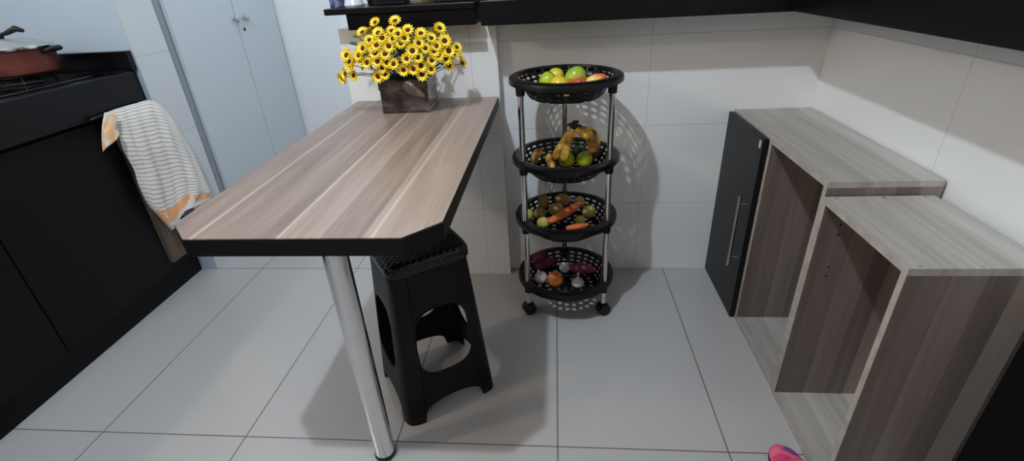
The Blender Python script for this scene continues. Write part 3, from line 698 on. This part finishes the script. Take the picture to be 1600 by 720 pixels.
obj('soil', box(B(), x0+.008, x1-.008, y0+.008, y1-.008, z0+.02, z0+H_-.012), M['soil'], pot)
FLOWERS = [(-0.473, 1.538, 1.031), (-0.433, 1.52, 1.006), (-0.534, 1.538, 1.03), (-0.573, 1.524, 1.006), (-0.549, 1.506, 0.985), (-0.521, 1.512, 1.003), (-0.48, 1.514, 1.007), (-0.461, 1.51, 0.998), (-0.477, 1.504, 0.986), (-0.454, 1.5, 0.972), (-0.443, 1.506, 0.986), (-0.534, 1.494, 0.95), (-0.504, 1.492, 0.947), (-0.53, 1.492, 0.926), (-0.564, 1.498, 0.924), (-0.589, 1.504, 0.944), (-0.586, 1.502, 0.932), (-0.482, 1.492, 0.918), (-0.442, 1.494, 0.93), (-0.408, 1.5, 0.931), (-0.456, 1.496, 0.9), (-0.426, 1.5, 0.901), (-0.405, 1.504, 0.908), (-0.405, 1.51, 0.882), (-0.371, 1.512, 0.921), (-0.376, 1.514, 0.896), (-0.384, 1.51, 0.956), (-0.403, 1.508, 0.971), (-0.396, 1.522, 0.995), (-0.354, 1.522, 0.959), (-0.347, 1.558, 1.004), (-0.332, 1.54, 0.97), (-0.368, 1.524, 0.981), (-0.327, 1.54, 0.899), (-0.334, 1.53, 0.92), (-0.301, 1.56, 0.948), (-0.322, 1.538, 0.942), (-0.293, 1.582, 0.898), (-0.626, 1.516, 0.928), (-0.633, 1.52, 0.944), (-0.66, 1.546, 0.886), (-0.626, 1.516, 0.917), (-0.68, 1.564, 0.87), (-0.54, 1.502, 0.883), (-0.515, 1.498, 0.888), (-0.49, 1.496, 0.968), (-0.527, 1.498, 0.971), (-0.572, 1.504, 0.964), (-0.52, 1.494, 0.909), (-0.352, 1.52, 0.933), (-0.311, 1.546, 0.932), (-0.625, 1.526, 0.884), (-0.362, 1.516, 0.946), (-0.503, 1.492, 0.923), (-0.423, 1.5, 0.951), (-0.508, 1.504, 0.989), (-0.539, 1.5, 0.967)]
FC = Vector((-.493, 1.60, .90))
extra = []
for k in range(26):
    a = PI*(k*.618 % 1.0) ; e = .1+.95*((k*.37) % 1.0)
    extra.append((FC.x+.185*math.cos(a)*math.cos(e*.9), FC.y+.03+.09*math.sin(a)*math.cos(e*.8), FC.z+.115*math.sin(e)))
def petal_ring(bm, n, L_, w, z, tilt, ph):
    for k in range(n):
        a = 2*PI*k/n+ph; ca, sa = math.cos(a), math.sin(a)
        prof = [(.10, .35), (.35, .8), (.62, 1.0), (.84, .60), (1.0, .02)]
        L0 = [bm.verts.new((ca*L_*u - sa*w*h, sa*L_*u + ca*w*h, z+tilt*u*u*L_)) for u, h in prof]
        R0 = [bm.verts.new((ca*L_*u + sa*w*h, sa*L_*u - ca*w*h, z+tilt*u*u*L_)) for u, h in prof]
        C0 = [bm.verts.new((ca*L_*u, sa*L_*u, z+tilt*u*u*L_-.0007)) for u, h in prof]
        for i in range(4):
            bm.faces.new((L0[i], L0[i+1], C0[i+1], C0[i])); bm.faces.new((C0[i], C0[i+1], R0[i+1], R0[i]))
fb = B(); petal_ring(fb, 11, .0212, .0043, .001, .22, 0); petal_ring(fb, 11, .0180, .0036, .0022, .42, PI/11)
f0 = obj('flower', fb, M['petal'], smooth=True)
eb = B(); lathe(eb, [(.0068, .0018), (.0058, .0045), (.003, .0060), (0, .0063)], n=14); lathe(eb, [(.0068, .0018), (.009, .0032), (.0045, .0034)], n=14)
e0 = obj('flower_eye', eb, M['eye'], smooth='all')
stems = B(); base = Vector((-.487, 1.625, z0+H_-.02)); first = True
for P_ in [Vector(p) for p in FLOWERS] + [Vector(p) for p in extra]:
    rel = P_-FC; nrm = Vector((rel.x/.21**2, rel.y/.11**2, rel.z/.125**2)).normalized()
    nrm = (nrm + Vector((random.uniform(-.25, .25), -.25+random.uniform(-.2, .2), random.uniform(-.1, .45)))).normalized()
    if first: f, e = f0, e0; first = False
    else:
        f = f0.copy(); COL.objects.link(f); e = e0.copy(); COL.objects.link(e)
    f.parent = t; f.location = P_ - world_origin(t); f.rotation_mode = 'QUATERNION'; f.rotation_quaternion = nrm.to_track_quat('Z', 'Y') @ Quaternion((0, 0, 1), random.uniform(0, 6))
    s_ = random.uniform(.85, 1.1); f.scale = (s_, s_, s_); e.parent = f
    st = Vector((base.x+rel.x*.25, base.y+rel.y*.3, base.z)); mid = st.lerp(P_, .5)+Vector((rel.x*.12, 0, .02))
    tube(stems, [st, st.lerp(mid, .6)+Vector((0, 0, .006)), mid, P_-nrm*.006, P_-nrm*.0005], [.0012]*5, 5)
obj('stems', stems, M['leaf'], t, smooth='all')
lv = B()
for k in range(120):
    a = random.uniform(0, 2*PI); e = random.uniform(-.15, 1.2); rr = random.uniform(.35, .88)
    p = FC + Vector((.20*math.cos(a)*math.cos(e), .10*math.sin(a)*math.cos(e), .115*math.sin(e)))*rr
    d = Vector((random.uniform(-1, 1), random.uniform(-1, .4), random.uniform(-.2, 1))).normalized(); s_ = d.orthogonal().normalized(); L_ = random.uniform(.025, .042); w_ = L_*.2; up = d.cross(s_)
    v = [lv.verts.new(p+d*L_*u+s_*w_*h+up*.006*math.sin(u*PI)) for u, h in ((0, 0), (.3, .8), (.6, 1), (1, 0), (.6, -1), (.3, -.8))]
    c1 = lv.verts.new(p+d*L_*.45+up*.002)
    for i in range(6): lv.faces.new((v[i], v[(i+1) % 6], c1))
obj('leaves', lv, M['leaf'], t, smooth='all')

# ---------------------------------------------------------------- things on the ledge and bar (only their feet are in the frame)
SZ = 1.0675
M['navy'] = mottled('navy_print', [(.4, (28, 34, 84)), (.6, (120, 130, 170))], 60, .4, 2)
M['ceramic'] = plain('white_ceramic', (206, 212, 226), .25)
M['tan'] = mottled('tan_glaze', [(.3, (176, 128, 70)), (.7, (206, 160, 96))], 20, .5, 2)
M['beige'] = mottled('beige_clay', [(.3, (176, 150, 128)), (.7, (206, 184, 158))], 18, .6, 3)
M['maroon'] = plain('dark_red_glass', (48, 18, 26), .2)
M['darkbox'] = plain('black_box', (14, 14, 17), .4)
M['cream'] = plain('cream_box', (216, 206, 190), .5)
t = thing('tea_box', (-.722, 1.74, SZ), 'small navy blue box with white top at the left end of the black ledge', 'box')
obj('box_body', box(B(), -.739, -.706, 1.715, 1.765, SZ, SZ+.026), M['navy'], t, bevel=.001); obj('box_lid', box(B(), -.740, -.705, 1.714, 1.766, SZ+.0262, SZ+.06), M['cream'], t, bevel=.001)
t = thing('ceramic_pot', (-.667, 1.745, SZ), 'white ceramic pot with tan rounded filling on the ledge beside the navy box', 'pot')
obj('pot_body', lathe(B(), [(0, SZ), (.031, SZ), (.034, SZ+.006), (.030, SZ+.016), (.027, SZ+.022), (.024, SZ+.022), (.026, SZ+.014), (0, SZ+.012)], (-.667, 1.745, 0), 36), M['ceramic'], t, smooth=True)
obj('filling', lathe(B(), [(0, SZ+.0125), (.022, SZ+.0145), (.027, SZ+.030), (.029, SZ+.046), (.022, SZ+.062), (0, SZ+.068)], (-.667, 1.745, 0), 36), M['tan'], t, smooth=True)
t = thing('glass_bottle', (-.632, 1.80, SZ), 'dark red glass bottle on the ledge behind the white pot', 'bottle')
obj('bottle_body', lathe(B(), [(0, SZ), (.016, SZ), (.018, SZ+.004), (.018, SZ+.09), (.008, SZ+.12), (.007, SZ+.15), (0, SZ+.15)], (-.622, 1.80, 0), 28), M['maroon'], t, smooth=True)
obj('cap', lathe(B(), [(0, SZ+.1505), (.009, SZ+.1505), (.009, SZ+.166), (0, SZ+.166)], (-.622, 1.80, 0), 20), M['darkbox'], t, smooth=True)
t = thing('trinket_cup', (-.592, 1.84, SZ), 'tiny silvery cup between the dark bottle and the black box on the ledge', 'cup')
obj('cup_body', lathe(B(), [(0, SZ), (.010, SZ), (.013, SZ+.004), (.015, SZ+.03), (.0135, SZ+.03), (.011, SZ+.005), (0, SZ+.004)], (-.592, 1.86, 0), 24), M['steel'], t, smooth=True)
t = thing('speaker_box', (-.545, 1.77, SZ), 'black boxy speaker on the ledge left of the beige clay pot', 'speaker')
obj('cabinet_body', box(B(), -.598, -.492, 1.738, 1.800, SZ+.001, SZ+.14), M['darkbox'], t, bevel=.004); obj('grille', box(B(), -.590, -.500, 1.7355, 1.738, SZ+.01, SZ+.13), M['plastic'], t, bevel=.001)
t = thing('clay_pot', (-.447, 1.760, SZ), 'beige round clay pot in the middle of the black ledge', 'pot')
obj('pot_body', lathe(B(), [(0, SZ), (.026, SZ), (.033, SZ+.006), (.042, SZ+.03), (.045, SZ+.06), (.040, SZ+.085), (.036, SZ+.085), (.040, SZ+.06), (.03, SZ+.01), (0, SZ+.008)], (-.447, 1.760, 0), 40), M['beige'], t, smooth=True)
obj('soil', lathe(B(), [(0, SZ+.072), (.0375, SZ+.072), (.0375, SZ+.0745), (0, SZ+.076)], (-.447, 1.760, 0), 30), M['soil'], t, smooth=True)
t = thing('storage_box', (-.335, 1.79, SZ), 'long black lidded box on the right part of the black ledge', 'box')
obj('box_body', box(B(), -.398, -.262, 1.745, 1.845, SZ+.0005, SZ+.05), M['darkbox'], t, bevel=.002); obj('lid', box(B(), -.400, -.260, 1.743, 1.847, SZ+.0505, SZ+.07), M['darkbox'], t, bevel=.002)
t = thing('cream_box', (-.19, 1.76, 1.069), 'small cream box at the left end of the long granite bar top', 'box')
obj('box_body', box(B(), -.215, -.165, 1.71, 1.78, 1.0695, 1.088), M['cream'], t, bevel=.001); obj('lid', box(B(), -.216, -.164, 1.709, 1.781, 1.0882, 1.103), M['ceramic'], t, bevel=.001)
t = thing('paper_stack', (-.10, 1.76, 1.069), 'low stack of pale papers on the granite bar top beside the cream box', 'papers')
for k in range(3): obj('sheet', box(B(), -.145+.003*k, -.055+.002*k, 1.70+.002*k, 1.80, 1.0695+.004*k, 1.0732+.004*k), M['cream' if k % 2 else 'ceramic'], t)

# ---------------------------------------------------------------- lamps; two follow the cast shadows, their unseen fittings are guessed
def emit(name, col, st):
    m, nt, b = new_mat(name); b.inputs['Emission Color'].default_value = col + (1,); b.inputs['Emission Strength'].default_value = st; return m
LX, LY, LZ = -.625, .28, 2.6
t = thing('wall_lamp', (-2.29, .065, 2.0), 'small white bracket lamp high on the left wall by the stove', 'lamp')
obj('wall_plate', box(B(), -2.2995, -2.285, -.005, .135, 1.95, 2.10), M['ceramic'], t, bevel=.003)
obj('arm', tube(B(), [(-2.284, .065, 2.07), (-2.23, .065, 2.11), (-2.16, .065, 2.11), (-2.14, .065, 2.075)], .008, 10), M['ceramic'], t, smooth=True)
t = thing('ceiling_lamp', (LX, LY, CZ), 'white round lamp holder on the kitchen ceiling', 'lamp')
obj('lamp_base', lathe(B(), [(0, CZ-.001), (.06, CZ-.001), (.055, CZ-.03), (.025, CZ-.045), (.02, CZ-.075), (0, CZ-.075)], (LX, LY, 0), 32), M['ceramic'], t, smooth=True)
def light(kind, name, loc, energy, col, size=.1, rot=None, **k):
    l = D.lights.new(name, kind); l.energy = energy; l.color = col
    if kind == 'AREA': l.size = size
    else: l.shadow_soft_size = size
    for a, v in k.items(): setattr(l, a, v)
    o = D.objects.new(name, l); COL.objects.link(o); o.location = loc
    if rot: o.rotation_euler = rot
    return o
light('POINT', 'kitchen_bulb', (LX, LY, LZ), 102, (.76, .88, 1.0), .028)
light('AREA', 'laundry_area_light', (-1.1, 2.35, 2.4), 6, (.66, .84, 1.0), .5)  # cool area light added under the laundry ceiling; its source is unseen
light('POINT', 'wall_lamp_bulb', (-2.14, .065, 2.0), 28, (1.0, .84, .65), .04)
w = D.worlds.new('world'); bpy.context.scene.world = w; w.use_nodes = True
w.node_tree.nodes['Background'].inputs[0].default_value = (.6, .6, .62, 1); w.node_tree.nodes['Background'].inputs[1].default_value = .15
vs = bpy.context.scene.view_settings
vs.view_transform = 'Standard'; vs.look = 'None'; vs.gamma = 1; vs.use_curve_mapping = False; vs.exposure = 0
